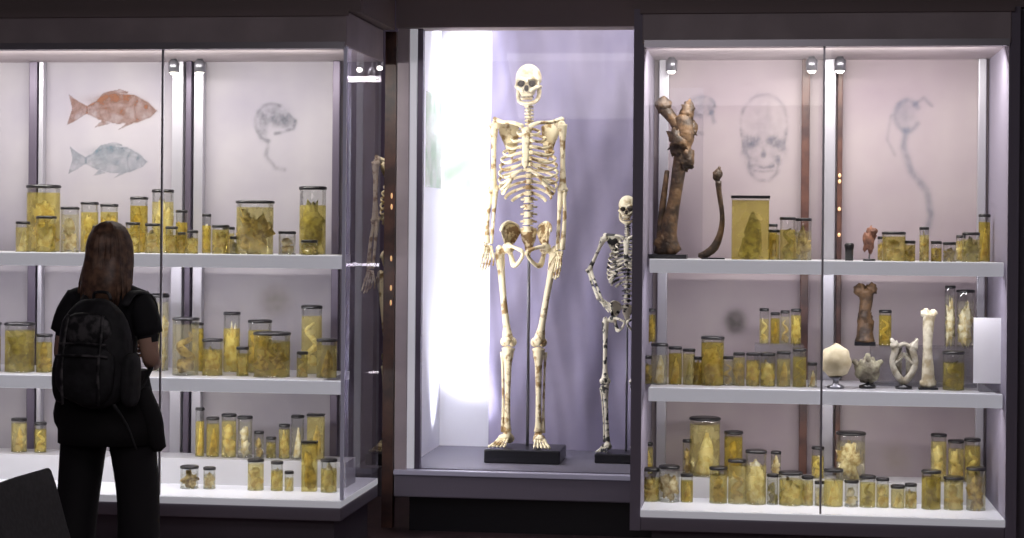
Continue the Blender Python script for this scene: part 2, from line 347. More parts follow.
# ------------------------------------------------------------------ skeletons
def lerp(a, b, t): return tuple(a[i]*(1-t)+b[i]*t for i in range(3))
def skeleton(name, loc, scale, mats, J=None, rz=0, base=(.21, .14), rk=1.0):
    j = dict(shL=(-.192, .015, 1.79), elL=(-.195, .03, 1.43), wrL=(-.208, -.03, 1.13), haL=(-.228, -.07, .97),
             shR=(.192, .015, 1.79), elR=(.195, .03, 1.43), wrR=(.188, -.03, 1.10), haR=(.165, -.07, .93),
             hipL=(-.10, 0, 1.10), knL=(-.098, -.01, .575), anL=(-.105, .03, .085),
             hipR=(.10, 0, 1.10), knR=(.072, -.01, .575), anR=(.07, .03, .085))
    if J: j.update(J)
    b = MB()
    def sp(z):
        t = (z-1.15)/.78
        return Vector((0, .055+.03*math.sin(t*math.pi*1.6-.9)-.03*max(0, t-.8)*5*.5, z))
    n = 24
    z = 1.19
    tz = []
    for i in range(n):
        h = .041 if i < 5 else (.0325 if i < 17 else .019)
        r = .029 if i < 5 else (.022-.0003*(i-5) if i < 17 else .015)
        c = sp(z+h/2); tz.append(c)
        b.lathe((c.x, c.y, c.z-h*.42), [(r*1.12, 0), (r*.80, h*.2), (r*.78, h*.6), (r*1.12, h*.78)], 10)
        tp = .046 if i < 5 else (.034 if i < 17 else .024)
        b.tube([c+Vector((-tp, .02, 0)), c+Vector((0, .015, .003)), c+Vector((tp, .02, 0))], [.006, .009, .006], 6, sub=2)
        b.tube([c+Vector((0, .015, 0)), c+Vector((0, .052, -.016))], [.008, .005], 6, sub=1)
        z += h
    ztop = z
    W = [.062, .095, .122, .140, .152, .159, .163, .164, .158, .146, .128, .10]
    for i in range(12):
        c = tz[16-i]
        d = .055+.055*min(1, i/6.)
        if i > 8: d *= .95
        drop = .045+.085*min(1, i/8.)
        amax = 1.0 if i < 7 else {7: .90, 8: .84, 9: .78, 10: .52, 11: .38}[i]
        for s in (-1, 1):
            pts = []; N = 12
            for k in range(N+1):
                a = math.pi*amax*k/N
                x = .018+(W[i]-.018)*math.sin(a)**.85
                y = .012+c.y*.35+(d*math.cos(a) if a > math.pi/2 else (c.y*.65-.005)*math.cos(a)+.025*math.sin(2*a))
                zz = c.z-drop*(a/math.pi)**1.1
                if i < 10 and k > N*.78: zz += (.012+.010*i)*((k-N*.78)/(N*.22))**1.3
                if 7 <= i < 10 and k > N*.8: x -= .02*(k-N*.8)/(N*.2)
                pts.append((s*x, y, zz))
            b.tube(pts, [.0080*rk]*4+[.0094*rk]*(N-4+1), 7, sub=2, flat=.6)
    b.tube([(0, -.055, 1.765), (0, -.075, 1.73), (0, -.088, 1.66), (0, -.095, 1.58), (0, -.09, 1.545)], [.030, .024, .020, .021, .009], 10, flat=.35)
    for s, L in ((-1, 'L'), (1, 'R')):
        sh = Vector(j['sh'+L]); el = Vector(j['el'+L]); wr = Vector(j['wr'+L]); ha = Vector(j['ha'+L])
        ac = sh+Vector((-s*.002, 0, .032))
        b.tube([(s*.018, -.07, 1.775), (s*.07, -.075, 1.795), (s*.13, -.03, 1.80), tuple(ac)], [.013, .010, .010, .013], 8)
        b.plate([(s*.062, .10, 1.785), (s*.10, .095, 1.80), (sh.x-s*.02, .055, 1.79), (sh.x-s*.025, .06, 1.74), (s*.115, .10, 1.62), (s*.10, .105, 1.595), (s*.075, .11, 1.66)], .007, dip=.006)
        b.tube([(s*.065, .112, 1.755), (s*.12, .115, 1.785), tuple(ac+Vector((0, .02, 0)))], [.006, .009, .013], 6)
        dv = (el-sh)
        b.ell(sh+Vector((-s*.012, 0, 0)), (.028, .028, .028), seg=12)
        b.tube([sh, sh+dv*.10, sh+dv*.3, sh+dv*.6, sh+dv*.88, el], [.028, .023, .0150, .0140, .019, .025], 10)
        b.ell(el+Vector((-s*.014, 0, 0)), (.018, .019, .017)); b.ell(el+Vector((s*.014, 0, 0)), (.016, .017, .016))
        fv = wr-el; sd = Vector((s, 0, 0))
        b.tube([el+Vector((-s*.012, .018, .018)), el+fv*.1+sd*-.012, el+fv*.5+sd*-.014, wr+sd*-.014], [.018, .016, .0100, .010], 8)
        b.tube([el+sd*.012+fv*.05, el+fv*.15+sd*.010, el+fv*.5+sd*.018, wr+sd*.012], [.014, .011, .0105, .017], 8)
        hv = (ha-wr); hn = hv.normalized(); lat = Vector((s, -.6, 0)); lat = (lat-hn*lat.dot(hn)).normalized()
        for k in range(4):
            b.ell(wr+hn*.018+lat*(-.018+.012*k), (.008, .008, .009), seg=8, rings=6)
            b.ell(wr+hn*.032+lat*(-.018+.012*k), (.008, .008, .008), seg=8, rings=6)
        fl = [.80, .95, 1.0, .93]
        cu = Vector((0, -1, 0)) - hn*Vector((0, -1, 0)).dot(hn)
        for k in range(4):
            o = -.024+.016*k; Lh = hv.length*fl[k]
            a = wr+hn*.04+lat*o*.7; mc = wr+hn*Lh*.50+lat*o; p1 = wr+hn*Lh*.74+lat*o*1.05+cu*.008; p2 = wr+hn*Lh*.9+lat*o*1.05+cu*.02; p3 = wr+hn*Lh*1.0+lat*o*1.05+cu*.034
            for u, v, r in ((a, mc, .0065), (mc, p1, .006), (p1, p2, .0055), (p2, p3, .005)):
                b.tube([u, lerp(u, v, .5), v], [r*1.35, r*.8, r*1.3], 6, sub=2)
        t0 = wr+hn*.03-lat*.024+cu*.008; t1 = wr+hn*.07-lat*.043+cu*.02; t2 = wr+hn*.10-lat*.05+cu*.03; t3 = wr+hn*.125-lat*.052+cu*.036
        for u, v, r in ((t0, t1, .006), (t1, t2, .0055), (t2, t3, .0045)):
            b.tube([u, lerp(u, v, .5), v], [r*1.3, r*.8, r*1.2], 6, sub=2)
    # pelvis
    b.tube([(0, .065, 1.205), (0, .08, 1.16), (0, .088, 1.11), (0, .07, 1.065)], [.05, .042, .024, .009], 10, m=1, flat=.45)
    for s, L in ((-1, 'L'), (1, 'R')):
        b.plate([(s*.045, .075, 1.19), (s*.055, .08, 1.220), (s*.080, .06, 1.240), (s*.110, .02, 1.245), (s*.132, -.025, 1.226), (s*.138, -.055, 1.200),
                 (s*.130, -.05, 1.165), (s*.122, -.03, 1.13), (s*.10, -.005, 1.11), (s*.07, .03, 1.135)], .011, m=1, dip=.024)
        b.tube([(s*.055, .078, 1.220), (s*.080, .06, 1.240), (s*.110, .02, 1.247), (s*.132, -.025, 1.228), (s*.138, -.055, 1.200)], [.008, .009, .010, .010, .009], 8, m=0)
        b.ell((s*.106, -.005, 1.105), (.030, .034, .032), m=0)
        b.tube([(s*.10, -.03, 1.115), (s*.055, -.065, 1.105), (s*.014, -.075, 1.085), (s*.018, -.06, 1.055), (s*.05, -.02, 1.015), (s*.075, .02, 1.01), (s*.09, .02, 1.06), (s*.10, .0, 1.10)],
               [.012, .010, .012, .010, .012, .017, .013, .013], 8, m=0)
        hip = Vector(j['hip'+L]); kn = Vector(j['kn'+L]); an = Vector(j['an'+L])
        tro = hip+Vector((s*.055, .01, -.02)); dv = kn-tro
        b.ell(hip, (.029, .029, .029)); b.tube([hip, lerp(hip, tro, .5), tro+Vector((0, 0, -.015))], [.022, .018, .026], 10)
        b.ell(tro+Vector((0, 0, .012)), (.021, .024, .028), nz=.2)
        b.tube([tro, tro+dv*.10, tro+dv*.25, tro+dv*.5+Vector((0, -.012, 0)), tro+dv*.78, tro+dv*.92, kn+Vector((0, 0, .012))], [.029, .026, .0195, .0175, .019, .029, .039], 12)
        for e in (-1, 1): b.ell(kn+Vector((e*.023, .012, .008)), (.023, .032, .027))
        b.ell(kn+Vector((0, -.042, .015)), (.021, .010, .024))
        tv = an-kn
        b.tube([kn+Vector((0, .005, -.028)), kn+tv*.12, kn+tv*.28, kn+tv*.6, kn+tv*.88, an], [.038, .031, .0195, .0155, .0170, .025], 12)
        b.tube([kn+Vector((s*.036, .02, -.05)), kn+tv*.3+Vector((s*.032, .018, 0)), kn+tv*.7+Vector((s*.027, .012, 0)), an+Vector((s*.026, .005, -.005))], [.012, .0065, .0065, .012], 8)
        f = an+Vector((0, 0, -.02)); o = Vector((s*.25, -1, 0)).normalized(); l2 = Vector((o.y, -o.x, 0))
        b.ell(f+Vector((0, .0, 0)), (.024, .03, .022)); b.tube([f, f-o*.045+Vector((0, 0, -.03))], [.024, .026], 10)
        b.ell(f+o*.04+Vector((0, 0, -.012)), (.034, .035, .02), nz=.2)
        for k in range(5):
            lo = (-.032+.016*k)*(1 if s > 0 else -1)
            a0 = f+o*.06+l2*lo*.8+Vector((0, 0, -.02)); a1 = f+o*.125+l2*lo*1.15+Vector((0, 0, -.048)); a2 = f+o*(.165-.006*k)+l2*lo*1.25+Vector((0, 0, -.052)); 
            r = .009 if k == 0 else .0065
            b.tube([a0, lerp(a0, a1, .5), a1], [r*1.3, r*.85, r*1.3], 6, sub=2); b.tube([a1, lerp(a1, a2, .5), a2], [r*1.2, r*.8, r], 6, sub=2)
    # skull
    hz = ztop+.038; hc = Vector((-.002, .035, hz+.09))
    def cr(p):
        if p.y < -.02: p = Vector((p.x*(1-.9*(-.02-p.y)), p.y*.92, p.z))
        if p.z < -.02: p = Vector((p.x*.93, p.y, p.z*.8))
        return p
    b.ell(hc, (.073, .098, .082), seg=24, rings=16, fn=cr, m=3)
    F = lambda x, y, z_: tuple(Vector((x, y, z_))+hc)
    b.ell(F(0, -.052, -.062), (.047, .042, .05), seg=16, rings=10, m=3)
    b.tube([F(-.055, -.055, -.012), F(-.035, -.083, -.004), F(0, -.09, -.012), F(.035, -.083, -.004), F(.055, -.055, -.012)], [.011, .012, .010, .012, .011], 8, m=3)
    for s in (-1, 1):
        b.tube([F(s*.018, -.085, -.075), F(s*.042, -.078, -.058), F(s*.062, -.05, -.048), F(s*.070, -.005, -.045), F(s*.066, .02, -.045)], [.012, .014, .011, .007, .007], 8, m=3)
        b.tube([F(s*.055, -.058, -.012), F(s*.060, -.058, -.045)], [.008, .009], 6, m=3)
        b.ell(F(s*.030, -.083, -.033), (.0200, .018, .0190), m=2, seg=14, rings=10)
        b.tube([F(s*.062, .012, -.055), F(s*.057, .0, -.10), F(s*.045, -.04, -.128), F(s*.02, -.078, -.142), F(0, -.084, -.144)], [.009, .012, .013, .014, .015], 8, flat=.75, m=3)
        b.ell(F(s*.055, .035, -.07), (.014, .018, .024), m=3)
    b.tube([F(0, -.093, -.014), F(0, -.105, -.035)], [.009, .007], 8, m=3)
    b.ell(F(0, -.094, -.060), (.0125, .012, .018), m=2)
    for k in range(-4, 5):
        a = k*.23; x = .036*math.sin(a); y = -.058-.036*math.cos(a)
        b.ell(F(x, y, -.098), (.0045, .004, .009), seg=6, rings=5, m=3); b.ell(F(x, y+.002, -.117), (.0042, .004, .009), seg=6, rings=5, m=3)
    b.ell(F(0, -.05, -.107), (.036, .034, .012), m=2)
    r = MB(); r.tube([(0.0, .10, 0), (0.0, .10, 1.10)], .009, 8, sub=1); r.tube([(0, .10, 1.10), (0, .09, ztop-.1)], .006, 6, sub=1)
    e = empty(name, loc, rz); e.scale = (scale,)*3
    b.obj('bones', mats, e); r.obj('support_rod', [M['rod']], e)
    m2 = MB(); m2.box((-base[0], -base[1], -.075), (base[0], base[1]+.05, -.0)); m2.obj('mount_base', [M['base']], e, bevel=.008)
    return e
SKY = 10.45
M['skullbone'] = mat('skull_ivory', (.86, .78, .58), .5, noise_col=(.54, .42, .24), nscale=20, lo=.35, hi=.5)
skeleton('giant_human_skeleton', (-1.335, SKY, SZ+.076), 1.0, [M['bone'], M['bonewarm'], M['socket'], M['skullbone']])
skeleton('small_human_skeleton', (-.785, SKY+.08, SZ+.052), .67, [M['bonemot'], M['bonemot'], M['socket'], M['skullbone']],
         dict(shL=(-.195, .015, 1.77), elL=(-.32, .06, 1.50), wrL=(-.21, -.10, 1.27), haL=(-.10, -.15, 1.16), knL=(-.17, -.03, .58), anL=(-.15, .03, .085), hipL=(-.12, 0, 1.10),
              elR=(.26, .05, 1.44), wrR=(.22, -.08, 1.16), haR=(.20, -.12, 1.0)), base=(.24, .16), rk=1.15)
skeleton('reflection_skeleton', (-2.235, 11.55, .245), 1.0, [M['bone'], M['bonewarm'], M['socket'], M['skullbone']])  # added skeleton standing in for a reflection in the side pane
boxobj('skeleton_plinth', (-2.50, 11.3, 0), (-1.98, 11.85, .17), M['plinth'])
area('bay_fill', (-2.6, 10.9, 2.9), .12, .12, 10, (1, .9, .85), (.25, .65, -1.1))  # added light, only brightens the stand-in skeleton

# ------------------------------------------------------------------ jars
def jar(parent, x, y, z, w, h, kind='round', li=None, sp=None):
    b = MB(); r = w/2; li = random.choice([0, 0, 1, 1, 2, 0, 3, 4]) if li is None else li
    sp = random.choice([0, 0, 1, 0, 2, 2, 3, 0, 1, 1, 2]) if sp is None else sp
    seg = 20 if kind == 'round' else 4
    if kind == 'round':
        fl = random.choice([.80, .84, .88, .72])
        prof = [(r*.96, 0.002), (r, h*.02), (r, h*fl), (r, h*.93), (r*.97, h*.955)]
        b.lathe((0, 0, 0), prof, seg, ms=[0, 0, 1, 1], caps=False)
        b.lathe((0, 0, h*.95), [(r*1.05, 0), (r*1.06, .004), (r*1.05, max(.012, h*.04)), (r*.9, max(.015, h*.05))], seg, m=2)
        b.lathe((0, 0, 0), [(r*1.02, 0), (r*1.03, .004), (r*.98, .008)], seg, m=1)
    else:
        q = r*.98
        b.box((-q, -q*.6, .002), (q, q*.6, h*.9), 0)
        b.box((-q*1.03, -q*.64, h*.9), (q*1.03, q*.64, h*.93), 1)
        b.box((-q*1.05, -q*.66, h*.93), (q*1.05, q*.66, h*.97), 2)
    sd = random.random()*50; t = random.random(); hh = h*.8
    k = .62 if kind == 'round' else .5
    if t < .35:
        b.ell((0, 0, hh*.48), (r*.72, r*k, hh*.40), 3, 16, 14, nz=1.1, seed=sd, freq=2.4)
    elif t < .6:
        b.ell((r*.08, 0, hh*.28), (r*.70, r*k, hh*.24), 3, 12, 9, nz=.9, seed=sd, freq=2.4)
        b.ell((-r*.1, 0, hh*.70), (r*.55, r*k*.8, hh*.22), 3, 12, 9, nz=.9, seed=sd+4, freq=2.4)
        b.tube([(0, 0, hh*.2), (r*.1, 0, hh*.95)], r*.12, 6, 3)
    elif t < .8:
        pts = [(r*.5*math.sin(i*1.9+sd), r*.3*math.cos(i*1.7+sd), hh*(.08+.85*i/6)) for i in range(7)]
        b.tube(pts, [r*.22, r*.34, r*.25, r*.36, r*.28, r*.2, r*.1], 8, 3)
        b.ell((0, 0, hh*.2), (r*.6, r*k, hh*.14), 3, 10, 8, nz=.6, seed=sd)
    else:
        b.tube([(-r*.1, 0, hh*.05), (0, 0, hh*.4), (r*.15, 0, hh*.9)], [r*.6, r*.42, r*.12], 10, 3)
        b.tube([(r*.3, 0, hh*.1), (r*.4, 0, hh*.6), (r*.1, 0, hh*.85)], [r*.3, r*.2, r*.12], 8, 3)
    return b.obj('specimen_jar', [liq[li], clear, M['lid'], spec[sp]], parent, (x, y, z), rotz=random.uniform(-.15, .15) if kind != 'round' else random.uniform(-.6, .6))

YF, YB = 9.27, 9.52
rulers = {('L', 0): lambda n: -3.891+.0052*n, ('L', 1): lambda n: -3.996+.00534*n,
          ('R', 0): lambda n: -.627+.00475*(n-640), ('R', 1): lambda n: -.644+.00488*(n-640)}
def row(side, zshelf, items, riser=0.0, name='specimen_jars'):
    e = empty(name, (0, 0, 0))
    for it in items:
        n, w, h, r = it[:4]; kind = it[4] if len(it) > 4 else 'round'
        if len(it) > 5: li, sp = it[5]
        else: li = sp = None
        zz = zshelf+(riser if r else 0)+.0005
        jar(e, rulers[(side, r)](n), YB if r else YF, zz, w*.0050, h*.0050, kind, li, sp)
    return e
row('L', Z3, [(43,34,70,1,'round',(0,0)),(46,20,36,0),(70,18,46,0),(90,18,52,1),(110,18,50,1),(140,18,58,1),(164,22,66,1,'round',(1,2)),(154,15,29,0),(134,14,30,0),(183,12,44,1),(173,12,26,0),(118,12,20,0),(100,13,26,0),
              (194,11,22,0),(208,9,40,1),(222,17,28,0),(256,37,54,0,'round',(1,1)),(288,17,22,0),(313,27,70,1,'round',(0,3)),(310,16,13,0),(22,14,30,0),(183,8,20,0),(230,12,26,1),(236,9,16,0)])
row('L', Z2, [(20,30,50,0,'round',(0,3)),(45,16,38,0),(160,22,80,1,'round',(3,2)),(188,26,58,0),(215,20,36,0),(234,17,62,1),(262,24,54,1),(274,36,44,0,'round',(0,1)),(313,21,70,1),(328,20,38,0),(-12,24,50,0),(200,12,50,1),(245,12,28,0),(304,11,24,0)])
row('L', ZF, [(42,12,30,1),(193,18,21,0),(213,12,20,0),(232,15,44,1),(248,15,42,1),(216,13,40,1),(259,16,30,0),(280,12,28,0),(300,13,44,1),(318,17,48,1,'box'),(312,15,52,0,'box'),(331,16,32,0),(287,11,34,1),(203,9,50,1),(292,9,18,0),(20,16,34,1),(262,10,26,1),(274,10,20,1)], riser=.131)
row('R', Z3, [(752,36,64,0,'box',(0,3)),(776,11,28,0),(790,15,41,0),(806,15,40,0),(896,22,27,0),(912,10,18,0),(926,9,32,0),(938,10,18,0),(951,12,17,0),(972,16,27,0),(985,11,46,1),(884,8,22,1),(962,9,24,1),(775,9,34,1),(796,10,26,1)])
row('R', Z2, [(648,10,26,0),(661,16,39,0),(677,13,36,0),(691,12,34,0),(715,22,47,0,'round',(2,0)),(731,10,27,0),(742,11,31,0),(756,13,31,0),(771,14,31,0),(787,13,33,0),(803,13,36,0),
              (767,9,34,1),(778,9,30,1),(788,9,32,1),(799,10,34,1),(956,20,36,0),(952,10,60,1,'round',(4,2)),(967,17,56,1,'round',(4,2)),(888,12,34,1),(816,9,22,0),(652,9,32,1),(700,9,26,0)], riser=.191)
row('R', ZF, [(653,17,31,0),(672,20,34,0),(690,12,26,0),(708,30,58,1,'round',(1,2)),(722,17,34,0),(741,17,42,0),(760,20,52,0,'round',(1,2)),(777,11,28,0),(795,22,31,0),(812,11,27,0),(838,18,35,0),
              (855,28,46,1,'round',(3,0)),(856,13,24,0,'round',(4,2)),(872,15,29,0),(887,12,27,0),(902,13,20,0),(915,11,22,0),(935,18,36,0),(942,15,46,1),(957,18,30,0),(959,15,40,1),(975,15,42,1),(979,18,40,0),(737,18,44,1),(650,10,30,1),(824,9,22,0),(690,9,34,1),(780,10,24,1),(822,12,30,1)], riser=.101)

# ------------------------------------------------------------------ dry specimens
RF = rulers[('R', 0)]; RB = rulers[('R', 1)]
b = MB()
b.tube([(.02, 0, 0.03), (.0, 0, .12), (.03, 0, .30), (.055, 0, .48), (.075, 0, .60), (.06, 0, .68)], [.046, .040, .030, .034, .048, .040], 16, 0)
b.tube([(.075, .0, .58), (.02, 0, .66), (-.03, 0, .72)], [.034, .026, .030], 12, 0)
b.ell((-.03, 0, .73), (.040, .038, .042), 0, 14, 10, nz=.4, seed=3); b.ell((.085, 0, .70), (.034, .030, .05), 0, 14, 10, nz=.6, seed=5)
b.ell((.05, -.01, .56), (.050, .04, .06), 0, 16, 12, nz=.9, seed=8, freq=3); b.ell((-.02, .01, .07), (.05, .05, .06), 0, 14, 10, nz=.6, seed=9)
b.ell((.08, -.01, .48), (.034, .03, .06), 0, 16, 12, nz=1.0, seed=13, freq=3); b.ell((.105, 0, .62), (.026, .026, .04), 0, 14, 10, nz=.9, seed=15, freq=3)
b.tube([(-.04, .02, .03), (-.035, .02, .2), (-.01, .02, .42)], [.026, .017, .012], 10, 0)
b.box((-.09, -.06, 0), (.09, .06, .02), 1)
b.obj('diseased_femur', [M['bonedark'], M['base']], None, (RF(668), 9.36, Z3+.001), scale=1.03)
quad('perspex_sheet', [(RB(668), 9.62, Z3+.001), (RB(703), 9.62, Z3+.001), (RB(703), 9.62, Z3+.86), (RB(668), 9.62, Z3+.86)], M['perspex'])
b = MB()
b.tube([(-.05, 0, .02), (.0, 0, .06), (.03, 0, .14), (.035, 0, .22), (.02, 0, .32), (.015, 0, .38)], [.02, .022, .015, .012, .013, .016], 10, 0)
b.ell((.012, 0, .41), (.024, .02, .03), 0, nz=.5); b.tube([(.01, 0, .40), (.02, 0, .45)], [.012, .007], 8); b.ell((-.05, 0, .02), (.03, .02, .018), 0, nz=.5); b.box((-.06, -.03, 0), (.05, .03, .008), 1)
b.obj('curved_bone', [M['bonedark'], M['base']], None, (RF(716), 9.3, Z3+.001))
b = MB(); b.tube([(0, 0, 0), (0, 0, .05)], .004, 6); b.ell((0, 0, .10), (.028, .02, .055), 1, 12, 10, nz=.7, seed=2); b.ell((.02, 0, .14), (.02, .016, .02), 1, nz=.5); b.lathe((0, 0, 0), [(.03, 0), (.03, .01)], 16, 2)
b.obj('dried_heart_specimen', [M['rod'], mat('tissue_dry', (.30, .13, .08), .6, noise_col=(.14, .06, .04), nscale=30, bump=.5), M['base']], None, (RF(872), 9.3, Z3+.001))
b = MB(); b.lathe((0, 0, 0), [(.02, 0), (.02, .05), (.024, .075), (.018, .085)], 16, 1); b.obj('small_black_pot', [M['rod'], M['lid']], None, (RF(852), 9.3, Z3+.001))
b = MB(); b.lathe((0, 0, 0), [(.040, 0), (.040, .012), (.014, .02), (.014, .04), (.035, .055)], 20, 1)
b.ell((0, 0, .13), (.072, .060, .080), 0, 24, 16, nz=.14, seed=4)
b.obj('pale_skullcap_cast', [M['castbone'], M['rod']], None, (RF(839), 9.22, Z2+.001))
b = MB(); b.tube([(0, 0, .02), (0, 0, .06), (-.005, 0, .14), (.005, 0, .22), (0, 0, .27)], [.05, .04, .028, .032, .045], 14, 0)
b.ell((-.025, 0, .275), (.032, .03, .03), 0, nz=.5); b.ell((.03, 0, .28), (.03, .03, .028), 0, nz=.5, seed=4); b.ell((0, 0, .12), (.04, .035, .05), 0, nz=.8, seed=6)
b.box((-.05, -.04, 0), (.05, .04, .02), 1)
b.obj('brown_long_bone', [M['bonedark'], M['base']], None, (RB(868), 9.52, Z2+.191))
b = MB(); b.ell((0, 0, .085), (.058, .04, .06), 0, 16, 12, nz=.5, seed=11, freq=3)
for s in (-1, 1): b.tube([(s*.03, 0, .09), (s*.055, .01, .12), (s*.07, .01, .13)], [.02, .014, .010], 8)
b.tube([(0, -.01, .12), (0, .0, .165)], [.02, .012], 8); b.lathe((0, 0, 0), [(.04, 0), (.04, .012), (.01, .02), (.01, .03)], 14, 1)
b.obj('spinal_vertebra', [mat('bone_greygreen', (.34, .32, .22), .6, noise_col=(.12, .10, .07), nscale=20, bump=.6), M['base']], None, (RF(871), 9.27, Z2+.001))
b = MB()
for s in (-1, 1):
    b.tube([(0, 0, .03), (s*.035, 0, .07), (s*.055, 0, .13), (s*.04, 0, .19), (s*.062, 0, .24)], [.018, .016, .014, .018, .008], 8)
    b.tube([(s*.045, 0, .12), (s*.01, .01, .15), (0, .01, .17)], [.010, .008, .008], 8)
    b.plate([(s*.01, .012, .06), (s*.050, .01, .10), (s*.050, .01, .17), (s*.01, .012, .20)], .008, dip=.012)
    b.ell((s*.045, 0, .205), (.022, .018, .022), 0, nz=.6, seed=s)
b.tube([(-.03, 0, .20), (0, 0, .215), (.03, 0, .20)], .011, 8); b.lathe((0, 0, 0), [(.04, 0), (.04, .012), (.008, .02), (.008, .035)], 14, 1)
b.obj('branching_bone', [mat('bone_greyish', (.50, .47, .39), .5, noise_col=(.24, .21, .15), nscale=26, bump=.5), M['base']], None, (RF(907), 9.27, Z2+.001))
b = MB(); b.tube([(0, 0, .02), (0, 0, .07), (-.004, 0, .20), (0, 0, .32), (.004, 0, .36)], [.038, .030, .022, .027, .034], 14, 0)
b.ell((-.016, 0, .365), (.022, .025, .022), 0, nz=.5); b.ell((.020, 0, .362), (.022, .025, .020), 0, nz=.5); b.ell((.0, 0, .03), (.04, .03, .025), 0, nz=.4); b.box((-.045, -.035, 0), (.045, .035, .01), 1)
b.obj('white_femur_fragment', [M['bonepale'], M['base']], None, (RF(931), 9.27, Z2+.001))
b = MB(); b.box((-.077, -.0015, 0), (.077, .0015, .31)); b.tube([(0, .0, .10), (0, .05, 0)], .004, 6)
b.obj('paper_notice', [M['paper']], None, (RF(990), 9.20, Z2+.04))
boxobj('paper_notice_foot', (RF(980), 9.19, Z2), (RF(1003), 9.26, Z2+.04), M['perspexriser'])

# ------------------------------------------------------------------ printed drawings on the back panels
PY = BY-.053
PL = lambda n: -4.123+.00551*n
ZL = lambda y: 1.62-(y-227)*.00532
PR = lambda n: -.664+.00503*(n-640)
ZR = lambda y: 1.62-(y-232)*.0051
def arc(cx, cz, rx, rz, a0, a1, n=14): return [(cx+rx*math.cos(math.radians(a0+(a1-a0)*i/n)), cz+rz*math.sin(math.radians(a0+(a1-a0)*i/n))) for i in range(n+1)]
def segd(px, pz, a, b):
    dx, dz = b[0]-a[0], b[1]-a[1]; L = dx*dx+dz*dz
    t = 0 if L == 0 else max(0, min(1, ((px-a[0])*dx+(pz-a[1])*dz)/L))
    return math.hypot(px-a[0]-t*dx, pz-a[1]-t*dz)
def inside(px, pz, P):
    c = False; n = len(P)
    for i in range(n):
        a, b = P[i], P[(i+1) % n]
        if (a[1] > pz) != (b[1] > pz) and px < (b[0]-a[0])*(pz-a[1])/(b[1]-a[1])+a[0]: c = not c
    return c
def drawing(name, x, z, box, strokes, blobs, col, polys=(), step=.006, seed=0, grain=1.0):
    """printed sheet: ink coverage per vertex from soft pencil strokes, smudged blobs and filled outlines"""
    x0, z0, x1, z1 = box; nx = int((x1-x0)/step); nz = int((z1-z0)/step); vs = []; ink = []
    for j_ in range(nz+1):
        for i in range(nx+1):
            px = x0+(x1-x0)*i/nx; pz = z0+(z1-z0)*j_/nz; a = 0
            for pts, w, st in strokes:
                d = min(segd(px, pz, pts[k], pts[k+1]) for k in range(len(pts)-1)); a += st*math.exp(-(d/w)**2)
            for cx, cz, rx, rz, st in blobs:
                a += st*math.exp(-(((px-cx)/rx)**2+((pz-cz)/rz)**2)**1.5)
            for P, st in polys:
                if inside(px, pz, P): a += st
            a *= .8+grain*(.8*noise.noise(Vector((px*28, pz*28, seed)))+.4*noise.noise(Vector((px*90, pz*90, seed))))
            vs.append((px, 0, pz)); ink.append(max(0, min(.92, a)))
    fs = [(j_*(nx+1)+i, j_*(nx+1)+i+1, (j_+1)*(nx+1)+i+1, (j_+1)*(nx+1)+i) for j_ in range(nz) for i in range(nx)]
    b = MB(); b.add(vs, fs); o = b.obj(name, [soft_ink('ink_'+name, col)], None, (x, PY, z))
    at = o.data.attributes.new('ink', 'FLOAT', 'POINT'); at.data.foreach_set('value', ink); return o
def fish_parts(L, H):
    up = [(-.30, .10), (-.15, .30), (.05, .46), (.25, .42), (.40, .22), (.5, -.02)]; dn = [(.44, -.18), (.28, -.34), (.05, -.38), (-.15, -.26), (-.30, -.08)]
    T = [(-.28, -.08), (-.28, .10), (-.42, .30), (-.5, .46), (-.46, .05), (-.52, -.42), (-.40, -.26)]
    D = [(-.18, .28), (-.10, .50), (.08, .60), (.20, .50), (.05, .46)]
    k = lambda A: [(p[0]*L, p[1]*H) for p in A]
    return k(up+dn), k(T), k(D), k([(-.12, -.28), (-.2, -.48), (-.02, -.38)]), k([(.16, -.36), (.06, -.56), (.24, -.36)]), k(up), k([(.5, -.02)]+dn)
for nm, xx, zz, L, H, col, q in (('fish_drawing', PL(114), ZL(110), .49, .19, (.21, .10, .065), .58), ('fish_drawing', PL(110), ZL(161), .43, .17, (.15, .20, .24), .36)):
    B, T, D, A1, A2, up, dn = fish_parts(L, H)
    drawing(nm, xx, zz, (-.27, -.13, .27, .13),
            [(up, .006, .4*q), (dn, .005, .3*q), (arc(.30*L, 0, .05*L, .28*H, 110, 250), .006, .5*q), ([(-.28*L, .02*H), (.2*L, .10*H)], .006, .25*q)],
            [(.38*L, .10*H, .012, .012, 1.0*q), (.0, .30*H, .3*L, .16*H, .6*q), (.1*L, -.05*H, .05*L, .10*H, .5*q)], col, [(B, q*.9), (T, q), (D, q), (A1, q), (A2, q)], step=.0045, seed=xx, grain=.6)
drawing('animal_head_drawing', PL(273), ZL(122), (-.16, -.30, .18, .16),
        [(arc(0, 0, .09, .10, 60, 260), .010, .25), ([(-.02, -.10), (-.03, -.18), (.02, -.24), (.07, -.25)], .012, .2), ([(.09, .04), (.13, .01), (.12, -.03), (.07, -.05), (.02, -.06)], .009, .3)],
        [(.02, .03, .08, .05, .40), (.08, .0, .05, .03, .35), (-.05, -.02, .03, .07, .25)], (.14, .15, .18), seed=3)
